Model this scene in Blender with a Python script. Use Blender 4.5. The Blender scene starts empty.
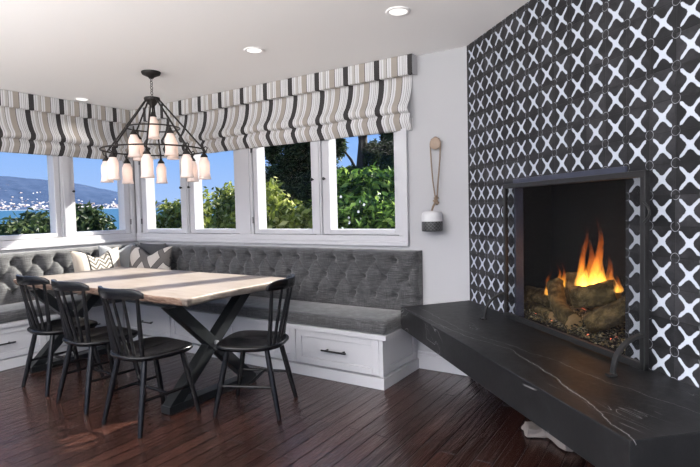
import bpy, bmesh, math, random
from mathutils import Vector, Matrix
PI = math.pi
S = bpy.context.scene
COL = S.collection
rnd = random.Random(7)

# ------------------------------------------------------------------ camera, sky, sun, lights, exposure
cam_data = bpy.data.cameras.new('camera')
cam = bpy.data.objects.new('camera', cam_data); COL.objects.link(cam)
cam_data.sensor_width = 36.0; cam_data.lens = 514.0 * 36.0 / 700.0
cam_data.clip_start = 0.05; cam_data.clip_end = 6000
yb, pt, rl = math.radians(57.26), math.radians(2.754), math.radians(-1.35)
Wm = Matrix(((math.sin(yb), math.cos(yb), 0), (0, 0, -1), (-math.cos(yb), math.sin(yb), 0)))
Rx = Matrix(((1, 0, 0), (0, math.cos(pt), -math.sin(pt)), (0, math.sin(pt), math.cos(pt))))
Rz = Matrix(((math.cos(rl), -math.sin(rl), 0), (math.sin(rl), math.cos(rl), 0), (0, 0, 1)))
M3 = Rz @ Rx @ Wm                                   # rows: right, down, forward
cm = Matrix((M3[0], -M3[1], -M3[2])).transposed().to_4x4()
cm.translation = Vector((0, 0, 1.30))
cam.matrix_world = cm
S.camera = cam
S.view_settings.view_transform = 'Standard'
S.view_settings.look = 'None'
S.view_settings.exposure = 0.24
S.view_settings.gamma = 1.0
S.view_settings.use_curve_mapping = False

w = bpy.data.worlds.new('sky'); S.world = w; w.use_nodes = True
nt = w.node_tree; nt.nodes.clear()
tc = nt.nodes.new('ShaderNodeTexCoord'); sx = nt.nodes.new('ShaderNodeSeparateXYZ')
cr = nt.nodes.new('ShaderNodeValToRGB'); bg = nt.nodes.new('ShaderNodeBackground'); wo = nt.nodes.new('ShaderNodeOutputWorld')
mp = nt.nodes.new('ShaderNodeMapRange'); mp.inputs[1].default_value = -1; mp.inputs[2].default_value = 1
nt.links.new(tc.outputs['Generated'], sx.inputs[0]); nt.links.new(sx.outputs['Z'], mp.inputs[0])
nt.links.new(mp.outputs[0], cr.inputs[0]); nt.links.new(cr.outputs[0], bg.inputs[0]); nt.links.new(bg.outputs[0], wo.inputs[0])
e = cr.color_ramp.elements
e[0].position = 0.0; e[0].color = (0.50, 0.47, 0.44, 1)
e[1].position = 1.0; e[1].color = (0.16, 0.34, 0.80, 1)
for p_, c_ in ((0.48, (0.50, 0.50, 0.50, 1)), (0.505, (0.35, 0.49, 0.80, 1)), (0.56, (0.23, 0.41, 0.81, 1)), (0.70, (0.17, 0.35, 0.84, 1))):
    k = e.new(p_); k.color = c_
bg.inputs[1].default_value = 1.08

SUN_DIR = Vector((-0.35, -1.0, -0.62)).normalized()   # the way the light travels
sd = bpy.data.lights.new('sun', 'SUN'); sd.energy = 18.0; sd.angle = math.radians(1.0); sd.color = (1.0, 0.93, 0.84)
so = bpy.data.objects.new('sun', sd); COL.objects.link(so)
so.rotation_euler = SUN_DIR.to_track_quat('-Z', 'Y').to_euler()

def area(name, loc, target, sxx, syy, energy, color):
    d = bpy.data.lights.new(name, 'AREA'); d.shape = 'RECTANGLE'; d.size = sxx; d.size_y = syy; d.energy = energy; d.color = color
    o = bpy.data.objects.new(name, d); COL.objects.link(o); o.location = loc
    o.rotation_euler = (Vector(target) - Vector(loc)).to_track_quat('-Z', 'Y').to_euler()
    return o
# added fill lamps behind the camera, standing in for unseen room daylight
area('room_fill', (0.9, -3.6, 1.6), (-2.6, 2.6, 1.5), 4.5, 2.0, 42, (0.98, 0.99, 1.0))
area('side_fill', (-3.4, -3.4, 1.6), (-1.0, 3.0, 1.4), 3.0, 2.0, 28, (0.92, 0.96, 1.0))
area('ceiling_fill', (-1.4, -1.9, 1.45), (-1.4, -1.88, 2.6), 7.0, 2.6, 1130, (1.0, 0.985, 0.97))  # added up-facing lamp to brighten the ceiling, no fixture there

# ------------------------------------------------------------------ mesh helpers
class MB:
    def __init__(s): s.v = []; s.f = []; s.m = []; s.sm = []
    def add(s, vs, fs, smooth=False, mi=0):
        o = len(s.v); s.v += [tuple(v) for v in vs]
        for f in fs: s.f.append([i + o for i in f]); s.sm.append(smooth); s.m.append(mi)
        return s
    def box(s, a, b, mi=0):
        x0, y0, z0 = [min(p, q) for p, q in zip(a, b)]; x1, y1, z1 = [max(p, q) for p, q in zip(a, b)]
        return s.add([(x0,y0,z0),(x1,y0,z0),(x1,y1,z0),(x0,y1,z0),(x0,y0,z1),(x1,y0,z1),(x1,y1,z1),(x0,y1,z1)],
                     [(3,2,1,0),(4,5,6,7),(0,1,5,4),(1,2,6,5),(2,3,7,6),(3,0,4,7)], False, mi)
    def tube(s, pts, rad, n=10, cap=True, mi=0, squash=None):
        pts = [Vector(p) for p in pts]; N = len(pts)
        rad = rad if isinstance(rad, (list, tuple)) else [rad] * N
        ref = None; vs = []
        for i, p in enumerate(pts):
            t = (pts[min(i+1, N-1)] - pts[max(i-1, 0)]).normalized()
            if ref is None:
                ref = Vector((0,0,1)) if abs(t.z) < .9 else Vector((1,0,0))
            u = (ref - t * ref.dot(t)).normalized(); ref = u; v_ = t.cross(u)
            for k in range(n):
                a = 2*PI*k/n
                vs.append(p + u*rad[i]*math.cos(a)*(squash or 1) + v_*rad[i]*math.sin(a))
        fs = [(i*n+k, i*n+(k+1)%n, (i+1)*n+(k+1)%n, (i+1)*n+k) for i in range(N-1) for k in range(n)]
        s.add(vs, fs, True, mi)
        if cap:
            s.add(vs[:n], [tuple(range(n))[::-1]], False, mi); s.add(vs[-n:], [tuple(range(n))], False, mi)
        return s
    def bar(s, a, b, wx, wy, up=(0,0,1), mi=0):          # rectangular bar from a to b
        a = Vector(a); b = Vector(b); t = (b-a).normalized(); up = Vector(up)
        u = (up - t*up.dot(t)).normalized(); v_ = t.cross(u)
        vs = [p + u*(wx/2*i) + v_*(wy/2*j) for p in (a, b) for i, j in ((-1,-1),(1,-1),(1,1),(-1,1))]
        return s.add(vs, [(3,2,1,0),(4,5,6,7),(0,1,5,4),(1,2,6,5),(2,3,7,6),(3,0,4,7)], False, mi)
    def lathe(s, prof, c=(0,0,0), n=24, mi=0, cap=True, axis='z'):
        vs = []
        for r, z in prof:
            for k in range(n):
                a = 2*PI*k/n
                p = (r*math.cos(a), r*math.sin(a), z)
                if axis == 'y': p = (p[0], -p[2], p[1])
                vs.append((c[0]+p[0], c[1]+p[1], c[2]+p[2]))
        N = len(prof)
        s.add(vs, [(i*n+k, i*n+(k+1)%n, (i+1)*n+(k+1)%n, (i+1)*n+k) for i in range(N-1) for k in range(n)], True, mi)
        if cap:
            if prof[0][0] > 1e-4: s.add(vs[:n], [tuple(range(n))[::-1]], False, mi)
            if prof[-1][0] > 1e-4: s.add(vs[-n:], [tuple(range(n))], False, mi)
        return s
    def torus(s, c, R, r, n=48, m=8, mi=0, normal='z'):
        vs = []
        for i in range(n):
            a = 2*PI*i/n
            for j in range(m):
                b = 2*PI*j/m; q = R + r*math.cos(b)
                p = (q*math.cos(a), q*math.sin(a), r*math.sin(b))
                if normal == 'x': p = (p[2], p[0], p[1])
                if normal == 'y': p = (p[0], p[2], p[1])
                vs.append((c[0]+p[0], c[1]+p[1], c[2]+p[2]))
        return s.add(vs, [(i*m+j, ((i+1)%n)*m+j, ((i+1)%n)*m+(j+1)%m, i*m+(j+1)%m) for i in range(n) for j in range(m)], True, mi)
    def grid(s, P, nu, nv, closed_u=False, smooth=True, mi=0):
        vs = [P(i, j) for i in range(nu) for j in range(nv)]
        fs = [(i*nv+j, ((i+1)%nu)*nv+j, ((i+1)%nu)*nv+j+1, i*nv+j+1) for i in range(nu if closed_u else nu-1) for j in range(nv-1)]
        return s.add(vs, fs, smooth, mi)
    def mesh(s, name):
        me = bpy.data.meshes.new(name); me.from_pydata(s.v, [], s.f)
        me.polygons.foreach_set('use_smooth', s.sm); me.polygons.foreach_set('material_index', s.m)
        me.update(); return me
    def build(s, name, mats, parent=None, bevel=0, fix=True, weld=False):
        me = s.mesh(name)
        if fix or weld:
            bm = bmesh.new(); bm.from_mesh(me)
            if weld: bmesh.ops.remove_doubles(bm, verts=bm.verts, dist=1e-5)
            bmesh.ops.recalc_face_normals(bm, faces=bm.faces); bm.to_mesh(me); bm.free()
        for m_ in (mats if isinstance(mats, (list, tuple)) else [mats]): me.materials.append(m_)
        o = bpy.data.objects.new(name, me); COL.objects.link(o)
        if parent: o.parent = parent
        if bevel:
            b = o.modifiers.new('bevel', 'BEVEL'); b.width = bevel; b.segments = 2; b.limit_method = 'ANGLE'; b.angle_limit = math.radians(50)
        return o

def thing(name, label, cat, loc=(0,0,0), rz=0, group=None, kind=None):
    o = bpy.data.objects.new(name, None); COL.objects.link(o); o.empty_display_size = .1
    o.location = loc; o.rotation_euler = (0, 0, rz)
    return tag(o, label, cat, group, kind)
def tag(o, label=None, cat=None, group=None, kind=None):
    if label: o['label'] = label
    if cat: o['category'] = cat
    if group: o['group'] = group
    if kind: o['kind'] = kind
    return o
def struct(o): o['kind'] = 'structure'; return o
def copy_tree(o, parent=None):
    c = o.copy(); COL.objects.link(c)
    if parent: c.parent = parent
    for ch in [x for x in o.children]: copy_tree(ch, c)
    return c

# ------------------------------------------------------------------ material helpers
class NT:
    def __init__(s, name):
        s.m = bpy.data.materials.new(name); s.m.use_nodes = True; s.t = s.m.node_tree; s.t.nodes.clear()
        s.out = s.t.nodes.new('ShaderNodeOutputMaterial')
    def n(s, typ, **kw):
        x = s.t.nodes.new('ShaderNode' + typ)
        for k, v in kw.items(): setattr(x, k, v)
        return x
    def l(s, a, b): s.t.links.new(a, b)
    def put(s, v, sock):
        if isinstance(v, bpy.types.NodeSocket): s.l(v, sock)
        elif v is not None: sock.default_value = v
    def math(s, op, a, b=None, c=None, clamp=False):
        x = s.n('Math', operation=op, use_clamp=clamp); s.put(a, x.inputs[0]); s.put(b, x.inputs[1]); s.put(c, x.inputs[2]); return x.outputs[0]
    def coord(s, scale=(1,1,1), which='Object', rot=(0,0,0), loc=(0,0,0)):
        a = s.n('TexCoord'); b = s.n('Mapping'); b.inputs['Scale'].default_value = scale; b.inputs['Rotation'].default_value = rot; b.inputs['Location'].default_value = loc
        s.l(a.outputs[which], b.inputs[0]); return b.outputs[0]
    def noise(s, vec, scale, detail=3, rough=.5, dist=0):
        x = s.n('TexNoise'); s.put(vec, x.inputs['Vector']); x.inputs['Scale'].default_value = scale; x.inputs['Detail'].default_value = detail
        x.inputs['Roughness'].default_value = rough; x.inputs['Distortion'].default_value = dist; return x.outputs['Fac']
    def ramp(s, fac, stops, interp='LINEAR'):
        x = s.n('ValToRGB'); s.put(fac, x.inputs[0]); r = x.color_ramp; r.interpolation = interp
        r.elements[0].position = stops[0][0]; r.elements[0].color = c4(stops[0][1]); r.elements[1].position = stops[-1][0]; r.elements[1].color = c4(stops[-1][1])
        for p_, c_ in stops[1:-1]: k = r.elements.new(p_); k.color = c4(c_)
        return x.outputs[0]
    def mix(s, fac, a, b):
        x = s.n('Mix', data_type='RGBA'); s.put(fac, x.inputs[0]); s.put(c4(a), x.inputs[6]); s.put(c4(b), x.inputs[7]); return x.outputs[2]
    def bump(s, h, strength=.3, dist=.01):
        x = s.n('Bump'); s.put(h, x.inputs['Height']); x.inputs['Strength'].default_value = strength; x.inputs['Distance'].default_value = dist; return x.outputs[0]
    def bsdf(s, color, rough=.5, metal=0, normal=None, spec=.5, coat=0, emis=None, estr=0, alpha=None, sheen=0):
        x = s.n('BsdfPrincipled'); s.put(c4(color), x.inputs['Base Color']); s.put(rough, x.inputs['Roughness']); x.inputs['Metallic'].default_value = metal
        x.inputs['Specular IOR Level'].default_value = spec; x.inputs['Coat Weight'].default_value = coat; x.inputs['Sheen Weight'].default_value = sheen
        if normal: s.l(normal, x.inputs['Normal'])
        if emis is not None: s.put(c4(emis), x.inputs['Emission Color']); s.put(estr, x.inputs['Emission Strength'])
        return x.outputs[0]
    def done(s, sh, vol=False): s.l(sh, s.out.inputs['Volume' if vol else 'Surface']); return s.m
def c4(c): return c if isinstance(c, bpy.types.NodeSocket) or c is None else (tuple(c) + (1,) if len(c) == 3 else c)
def simple(name, color, rough=.5, metal=0, spec=.5, var=.06, scale=30, bump=0, coat=0):
    t = NT(name); co = t.coord(); n_ = t.noise(co, scale, 3)
    c1 = tuple(max(0, x*(1-var)) for x in color); c2 = tuple(x*(1+var) for x in color)
    return t.done(t.bsdf(t.mix(n_, c1, c2), rough, metal, t.bump(n_, bump, .004) if bump else None, spec, coat))

M = {}
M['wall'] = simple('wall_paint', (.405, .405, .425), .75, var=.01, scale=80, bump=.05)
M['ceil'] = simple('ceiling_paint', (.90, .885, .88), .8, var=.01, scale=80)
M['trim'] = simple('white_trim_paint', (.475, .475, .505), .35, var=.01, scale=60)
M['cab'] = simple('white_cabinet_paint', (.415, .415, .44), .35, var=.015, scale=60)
M['blk'] = simple('black_lacquered_wood', (.005, .005, .006), .26, spec=.26, var=.3, scale=25, bump=.05)
M['iron'] = simple('black_iron', (.018, .018, .019), .45, .3, var=.3, scale=40, bump=.15)
M['iron_d'] = simple('dark_bronze_iron', (.022, .019, .018), .5, .4, var=.3, scale=40, bump=.15)
M['steel'] = simple('blackened_steel', (.016, .018, .020), .3, .5, var=.3, scale=15)
M['hinge'] = simple('grey_metal_hinge', (.16, .16, .17), .4, .5)
M['bolt'] = simple('bright_steel_bolt', (.55, .57, .6), .3, .9)
M['firebox'] = simple('sooty_firebox', (.0025, .0025, .003), .85, var=.4, scale=10)
M['knob'] = simple('pale_wood_knob', (.33, .25, .195), .6, var=.15, scale=50)
M['woodblk'] = simple('pale_raw_wood', (.19, .165, .155), .8, var=.2, scale=12, bump=.4)

def m_glass():
    t = NT('window_glass'); a = t.n('BsdfTransparent'); a.inputs[0].default_value = (.97, .985, .98, 1); b = t.n('BsdfGlossy'); b.inputs['Roughness'].default_value = 0.0
    x = t.n('MixShader'); x.inputs[0].default_value = .004; t.l(a.outputs[0], x.inputs[1]); t.l(b.outputs[0], x.inputs[2]); return t.done(x.outputs[0])
M['glass'] = m_glass()

def m_floor():
    t = NT('dark_hardwood_planks'); co = t.coord(); sp = t.n('SeparateXYZ'); t.l(co, sp.inputs[0])
    cb = t.n('CombineXYZ'); t.l(sp.outputs[1], cb.inputs[0]); t.l(sp.outputs[0], cb.inputs[1])
    br = t.n('TexBrick'); br.offset = .37; br.squash = 1
    t.l(cb.outputs[0], br.inputs['Vector'])
    for k, v in (('Scale', 1.0), ('Mortar Size', .0055), ('Mortar Smooth', .8), ('Bias', 0), ('Brick Width', 1.25), ('Row Height', .098)): br.inputs[k].default_value = v
    br.inputs['Color1'].default_value = (0, 0, 0, 1); br.inputs['Color2'].default_value = (1, 1, 1, 1); br.inputs['Mortar'].default_value = (.5, .5, .5, 1)
    g = t.noise(t.coord((26, 1.3, 1)), 3.0, 6, .66, .5)
    g2 = t.noise(t.coord((60, 2.5, 1)), 2.2, 4, .6)
    f = t.math('ADD', t.math('MULTIPLY', br.outputs['Color'], .20), t.math('MULTIPLY', g, .66))
    col = t.ramp(f, [(.15, (.008, .0034, .0027)), (.38, (.024, .0095, .0069)), (.58, (.047, .0188, .0133)), (.85, (.090, .039, .029))])
    col = t.mix(br.outputs['Fac'], col, (.004, .002, .0015))
    wave = t.noise(t.coord((16, 1.6, 1)), 1.7, 2)
    h = t.math('SUBTRACT', t.math('ADD', t.math('MULTIPLY', wave, .8), t.math('MULTIPLY', g2, .25)), t.math('MULTIPLY', br.outputs['Fac'], 1.6))
    rg = t.math('ADD', t.math('MULTIPLY', g2, .16), .14)
    return t.done(t.bsdf(col, rg, 0, t.bump(h, .9, .010), .75))
M['floor'] = m_floor()

def m_tile():
    t = NT('star_cross_cement_tile'); co = t.coord(); sp = t.n('SeparateXYZ'); t.l(co, sp.inputs[0])
    nz = t.noise(co, 55, 2); wob = t.math('MULTIPLY', t.math('SUBTRACT', nz, .5), .05)
    def cell(x, off, pitch):
        a = t.math('DIVIDE', t.math('ADD', x, off), pitch); return t.math('FRACT', a), t.math('FLOOR', a)
    fu, iu = cell(sp.outputs[0], .133*20 - .0095, .1331); fv, iv = cell(sp.outputs[2], .127*20 - .5765, .1265)
    u = t.math('SUBTRACT', fu, .5); v = t.math('SUBTRACT', fv, .5)
    au = t.math('ABSOLUTE', u); av = t.math('ABSOLUTE', v)
    # fold into one octant: distance along and across the arm
    l = t.math('MULTIPLY', t.math('ADD', au, av), .7071); d = t.math('ADD', t.math('MULTIPLY', t.math('ABSOLUTE', t.math('SUBTRACT', au, av)), .7071), wob)
    # arm half width: fat near the middle, petal at the tip
    w1 = t.math('ADD', .066, t.math('MULTIPLY', t.math('MAXIMUM', t.math('SUBTRACT', .17, l), 0), .42))
    tip = t.math('MAXIMUM', t.math('SUBTRACT', l, .40), 0)
    w2 = t.math('SUBTRACT', w1, t.math('MULTIPLY', t.math('POWER', t.math('MULTIPLY', tip, 7.5), 2.2), .078))
    arm = t.math('MULTIPLY', t.math('SUBTRACT', w2, d), 45, clamp=True)
    cu = t.math('SUBTRACT', .5, au); cv = t.math('SUBTRACT', .5, av)
    rr = t.math('SQRT', t.math('ADD', t.math('MULTIPLY', cu, cu), t.math('MULTIPLY', cv, cv)))
    ring = t.math('MULTIPLY', t.math('SUBTRACT', .013, t.math('ABSOLUTE', t.math('ADD', t.math('SUBTRACT', rr, .155), t.math('MULTIPLY', wob, .7)))), 90, clamp=True)
    brk = t.math('MULTIPLY', t.math('SUBTRACT', t.noise(co, 28, 2), .40), 8, clamp=True)
    ring = t.math('MULTIPLY', ring, t.math('MULTIPLY', brk, .85))
    grout = t.math('MULTIPLY', t.math('SUBTRACT', t.math('MAXIMUM', au, av), .488), 120, clamp=True)
    wn = t.n('TexWhiteNoise', noise_dimensions='2D'); cc = t.n('CombineXYZ'); t.l(iu, cc.inputs[0]); t.l(iv, cc.inputs[1]); t.l(cc.outputs[0], wn.inputs['Vector'])
    mot = t.noise(co, 14, 5, .65)
    fac = t.math('ADD', t.math('MULTIPLY', wn.outputs[0], .25), t.math('MULTIPLY', mot, .8))
    dark = t.ramp(fac, [(.2, (.010, .010, .012)), (.5, (.017, .017, .019)), (.85, (.05, .05, .056))])
    col = t.mix(grout, dark, (.012, .012, .013))
    col = t.mix(ring, col, (.35, .36, .40))
    col = t.mix(arm, col, (.48, .52, .60))
    h = t.math('SUBTRACT', t.math('MULTIPLY', mot, .25), grout)
    return t.done(t.bsdf(col, t.math('ADD', t.math('MULTIPLY', mot, .25), .35), 0, t.bump(h, .4, .003), .22))
M['tile'] = m_tile()
M['liner'] = simple('dark_glazed_liner', (.030, .035, .060), .5, var=.5, scale=9)

def m_granite():
    t = NT('leathered_black_stone'); co = t.coord((1,1,1)); n1 = t.noise(co, 30, 6, .7); n2 = t.noise(co, 4, 4, .6)
    col = t.ramp(t.math('ADD', t.math('MULTIPLY', n1, .5), t.math('MULTIPLY', n2, .5)), [(.3, (.0045, .0045, .005)), (.55, (.010, .010, .011)), (.8, (.026, .026, .028))])
    def vein(sc, rot, off, wth, amt):
        c2 = t.coord(sc, rot=rot, loc=off); a = t.noise(c2, 1.1, 4, .6, .6)
        x = t.math('MULTIPLY', t.math('SUBTRACT', wth, t.math('ABSOLUTE', t.math('SUBTRACT', a, .5))), 1/wth, clamp=True)
        return t.math('MULTIPLY', x, t.math('MULTIPLY', t.math('MULTIPLY', t.math('SUBTRACT', t.noise(co, 2.2, 3), .50), 7, clamp=True), amt))
    v1 = vein((.55, 2.2, 1.2), (0, 0, .35), (3.1, .4, 0), .0022, .7); v2 = vein((.8, 2.6, 1.5), (0, .2, -.5), (1.3, 5.2, 2), .0014, .45)
    sp = t.n('SeparateXYZ'); t.l(co, sp.inputs[0]); wb_ = t.math('MULTIPLY', t.math('SUBTRACT', t.noise(co, 9, 4, .6), .5), .06)
    def line(pts, wid, amt):
        f = t.ramp(t.math('DIVIDE', sp.outputs[0], 2.5), [(a/2.5, (b, b, b)) for a, b in pts])
        dd = t.math('ABSOLUTE', t.math('ADD', t.math('ADD', sp.outputs[1], f), wb_))
        k_ = t.math('MULTIPLY', t.math('SUBTRACT', wid, dd), 1/wid, clamp=True)
        up = t.math('GREATER_THAN', sp.outputs[2], .57)
        return t.math('MULTIPLY', t.math('MULTIPLY', k_, up), t.math('MULTIPLY', t.math('ADD', t.noise(co, 14, 3), .1), amt))
    va = line([(.35, .56), (1.0, .50), (1.30, .40), (1.55, .43), (1.75, .45), (2.06, .50), (2.28, .565)], .0028, .75); vb = line([(.9, .46), (1.19, .38), (1.55, .30), (1.85, .28), (2.2, .20)], .0026, .55)
    v1 = t.math('MAXIMUM', t.math('MAXIMUM', va, vb), v1)
    col = t.mix(t.math('MAXIMUM', v1, v2), col, (.42, .42, .43))
    return t.done(t.bsdf(col, t.math('ADD', t.math('MULTIPLY', n1, .2), .36), 0, t.bump(n1, .25, .002), .25))
M['granite'] = m_granite()

def m_fabric():
    t = NT('charcoal_linen_weave'); co = t.coord((1,1,1)); a = t.noise(t.coord((9, 9, 140)), 1.4, 4, .65); b = t.noise(t.coord((150, 150, 9)), 1.2, 3, .6); c_ = t.noise(co, 380, 2)
    f = t.math('ADD', t.math('MULTIPLY', a, .55), t.math('ADD', t.math('MULTIPLY', b, .25), t.math('MULTIPLY', c_, .2)))
    col = t.ramp(f, [(.36, (.008, .008, .009)), (.46, (.032, .032, .035)), (.57, (.080, .080, .085)), (.68, (.18, .18, .188))])
    return t.done(t.bsdf(col, .72, 0, t.bump(f, .35, .002), .35, sheen=.3))
M['fabric'] = m_fabric()

def m_table():
    t = NT('pale_live_edge_wood'); g = t.noise(t.coord((1.2, 10, 10)), 1.6, 6, .6, 1.2); g2 = t.noise(t.coord((1.0, 4, 4)), 1.1, 3, .5, .8); f = t.noise(t.coord((4, 120, 60)), 1.5, 3)
    x = t.math('ADD', t.math('MULTIPLY', g, .6), t.math('ADD', t.math('MULTIPLY', g2, .3), t.math('MULTIPLY', f, .1)))
    col = t.ramp(x, [(.25, (.125, .088, .066)), (.42, (.205, .168, .142)), (.55, (.24, .205, .18)), (.75, (.29, .255, .228))])
    return t.done(t.bsdf(col, .42, 0, t.bump(f, .12, .002), .4))
def m_tedge():
    t = NT('rough_brown_live_edge'); g = t.noise(t.coord((6, 14, 30)), 2.0, 6, .65, .8)
    col = t.ramp(g, [(.3, (.085, .048, .032)), (.5, (.20, .125, .09)), (.72, (.38, .29, .24))])
    return t.done(t.bsdf(col, .6, 0, t.bump(g, .6, .01), .3))
M['table'] = m_table(); M['tedge'] = m_tedge()

def m_stripe(axis, name):
    t = NT(name); co = t.coord(); sp = t.n('SeparateXYZ'); t.l(co, sp.inputs[0])
    per = .2985 if axis == 0 else .2925; off = 20*per + (2.087 if axis == 0 else -2.565)
    fr = t.math('FRACT', t.math('DIVIDE', t.math('ADD', sp.outputs[axis], off), per))
    Wt = (.62, .62, .64); G = (.33, .325, .33); D = (.022, .020, .022); B = (.33, .295, .26); P = (.46, .44, .415); L = (.07, .066, .07)
    P0 = [(0, D), (.17, Wt), (.215, G), (.235, Wt), (.29, P), (.335, G), (.35, P), (.385, L), (.40, Wt), (.455, G), (.475, Wt), (.525, B), (.70, L), (.72, Wt), (.775, G), (.79, Wt), (.84, G), (.865, Wt), (.90, L), (.912, Wt), (.95, G), (.965, Wt), (1.0, Wt)]
    col = t.ramp(fr, P0, 'CONSTANT')
    wv = t.noise(t.coord((60, 60, 60)), 6, 2)
    col = t.mix(t.math('MULTIPLY', wv, .18), col, (.30, .29, .28))
    return t.done(t.bsdf(col, .85, 0, t.bump(wv, .1, .002), .15))
M['stripeB'] = m_stripe(0, 'striped_shade_fabric'); M['stripeA'] = m_stripe(1, 'striped_shade_fabric_side')

def m_shade():
    t = NT('frosted_alabaster_glass'); co = t.coord(); n_ = t.noise(co, 22, 4)
    tr = t.n('BsdfTranslucent'); tr.inputs[0].default_value = (.9, .82, .78, 1)
    p = t.bsdf(t.mix(n_, (.80, .70, .66), (.90, .84, .80)), .3, emis=(1.0, .72, .60), estr=.06)
    x = t.n('MixShader'); x.inputs[0].default_value = .3; t.l(p, x.inputs[1]); t.l(tr.outputs[0], x.inputs[2]); return t.done(x.outputs[0])
M['shade'] = m_shade()
def emit(name, c, s_):
    t = NT(name); x = t.n('Emission'); x.inputs[0].default_value = c4(c); x.inputs[1].default_value = s_; return t.done(x.outputs[0])
M['lampdisc'] = emit('ceiling_lamp_glow', (1, .97, .93), 1.6)

# ------------------------------------------------------------------ room numbers
XA, YB, ZC = -5.40, 3.75, 2.487
P0 = Vector((-1.342, 3.75, 0)); RF = -PI/4                 # start and turn of the fireplace wall: local x along it, local y into it

# floor and ceiling
struct(MB().box((XA-.15, -4, -.12), (3.6, YB+.15, 0)).build('floor', M['floor']))
struct(MB().box((XA-.15, -4, ZC), (3.6, YB+.15, ZC+.12)).build('ceiling', M['ceil']))

# wall_back with its window opening
HB = (-5.30, -1.923, 1.073, 2.02)
wb = MB()
wb.box((XA-.15, YB, 0), (P0.x+.06, YB+.15, HB[2])).box((XA-.15, YB, HB[3]), (P0.x+.06, YB+.15, ZC))
wb.box((XA-.15, YB, HB[2]), (HB[0], YB+.15, HB[3])).box((HB[1], YB, HB[2]), (P0.x+.06, YB+.15, HB[3]))
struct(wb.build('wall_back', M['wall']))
HA = (1.35, 3.67, 1.073, 2.02)
wa = MB()
wa.box((XA-.15, .3, 0), (XA, YB, HA[2])).box((XA-.15, .3, HA[3]), (XA, YB, ZC)).box((XA-.15, .3, HA[2]), (XA, HA[0], HA[3])).box((XA-.15, HA[1], HA[2]), (XA, YB, HA[3]))
struct(wa.build('wall_left', M['wall']))

# fireplace wall, tiled, in its own turned frame
OP = (.675, 1.606, .585, 1.425)
wf = MB()
wf.box((0, 0, 0), (.30, .045, .43)).box((0, 0, .43), (OP[0], .045, ZC)).box((OP[1], 0, .43), (2.32, .045, ZC)).box((2.32, 0, 0), (3.3, .045, ZC)).box((OP[0], 0, OP[3]), (OP[1], .045, ZC)).box((OP[0], 0, .43), (OP[1], .045, OP[2]-.1))
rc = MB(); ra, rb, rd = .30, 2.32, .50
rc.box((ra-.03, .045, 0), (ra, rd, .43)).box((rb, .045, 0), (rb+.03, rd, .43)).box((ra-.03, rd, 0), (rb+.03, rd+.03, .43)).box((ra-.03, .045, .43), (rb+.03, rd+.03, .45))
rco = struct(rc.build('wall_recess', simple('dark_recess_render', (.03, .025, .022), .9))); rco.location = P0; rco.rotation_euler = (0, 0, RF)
wfo = struct(wf.build('wall_right', M['tile'])); wfo.location = P0; wfo.rotation_euler = (0, 0, RF)

# baseboard of the back wall at the right of the bench
bb = MB().box((-1.78, YB-.018, 0), (P0.x-.005, YB, .115)).box((-1.78, YB-.012, .115), (P0.x-.005, YB, .14))
struct(bb.build('baseboard_back', M['trim'], bevel=.003))

# window casings
def casing_B():
    m = MB(); y0, y1 = YB-.022, YB; yo = YB-.034
    xl, xr = -5.398, -1.838
    m.box((xl, yo, .985), (xr, y1, 1.022)); m.box((xl, y0, 1.022), (xr-.0, y1, 1.073))
    m.box((HB[1], y0, 1.073), (HB[1]+.036, y1, HB[3])); m.box((HB[1]+.036, yo, 1.022), (xr, y1, HB[3]))
    m.box((HB[0]-.07, y0, 1.073), (HB[0], y1, HB[3])); m.box((xl, yo, HB[3]), (xr, y1, HB[3]+.06))
    return m
struct(casing_B().build('trim_1', M['trim'], bevel=.004))
m = MB(); ya, yr = 1.25, YB-.034
m.box((XA, ya, .985), (XA+.034, yr, 1.022)).box((XA, ya, 1.022), (XA+.022, yr, 1.073)).box((XA, HA[1], 1.073), (XA+.022, yr, HA[3])).box((XA, ya, HA[3]), (XA+.034, yr, HA[3]+.06)).box((XA, ya, 1.073), (XA+.022, HA[0], HA[3]))
struct(m.build('trim_2', M['trim'], bevel=.004))
# posts between the casements
for i, (a, b) in enumerate(((-3.72, -3.53), (-2.765, -2.70), (-4.53, -4.47))):
    mm = MB().box((a, YB-.012, HB[2]), (b, YB+.14, HB[3])).box((a+.03 if b-a > .1 else a+.015, YB-.022, HB[2]), (b-.03 if b-a > .1 else b-.015, YB, HB[3]))
    struct(mm.build('trim_%d' % (i+3), M['trim'], bevel=.003))
mm = MB().box((XA-.14, 2.875, HA[2]), (XA+.012, 2.98, HA[3])).box((XA-.05, 2.90, HA[2]), (XA+.022, 2.955, HA[3]))
struct(mm.build('trim_6', M['trim'], bevel=.003))

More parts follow.
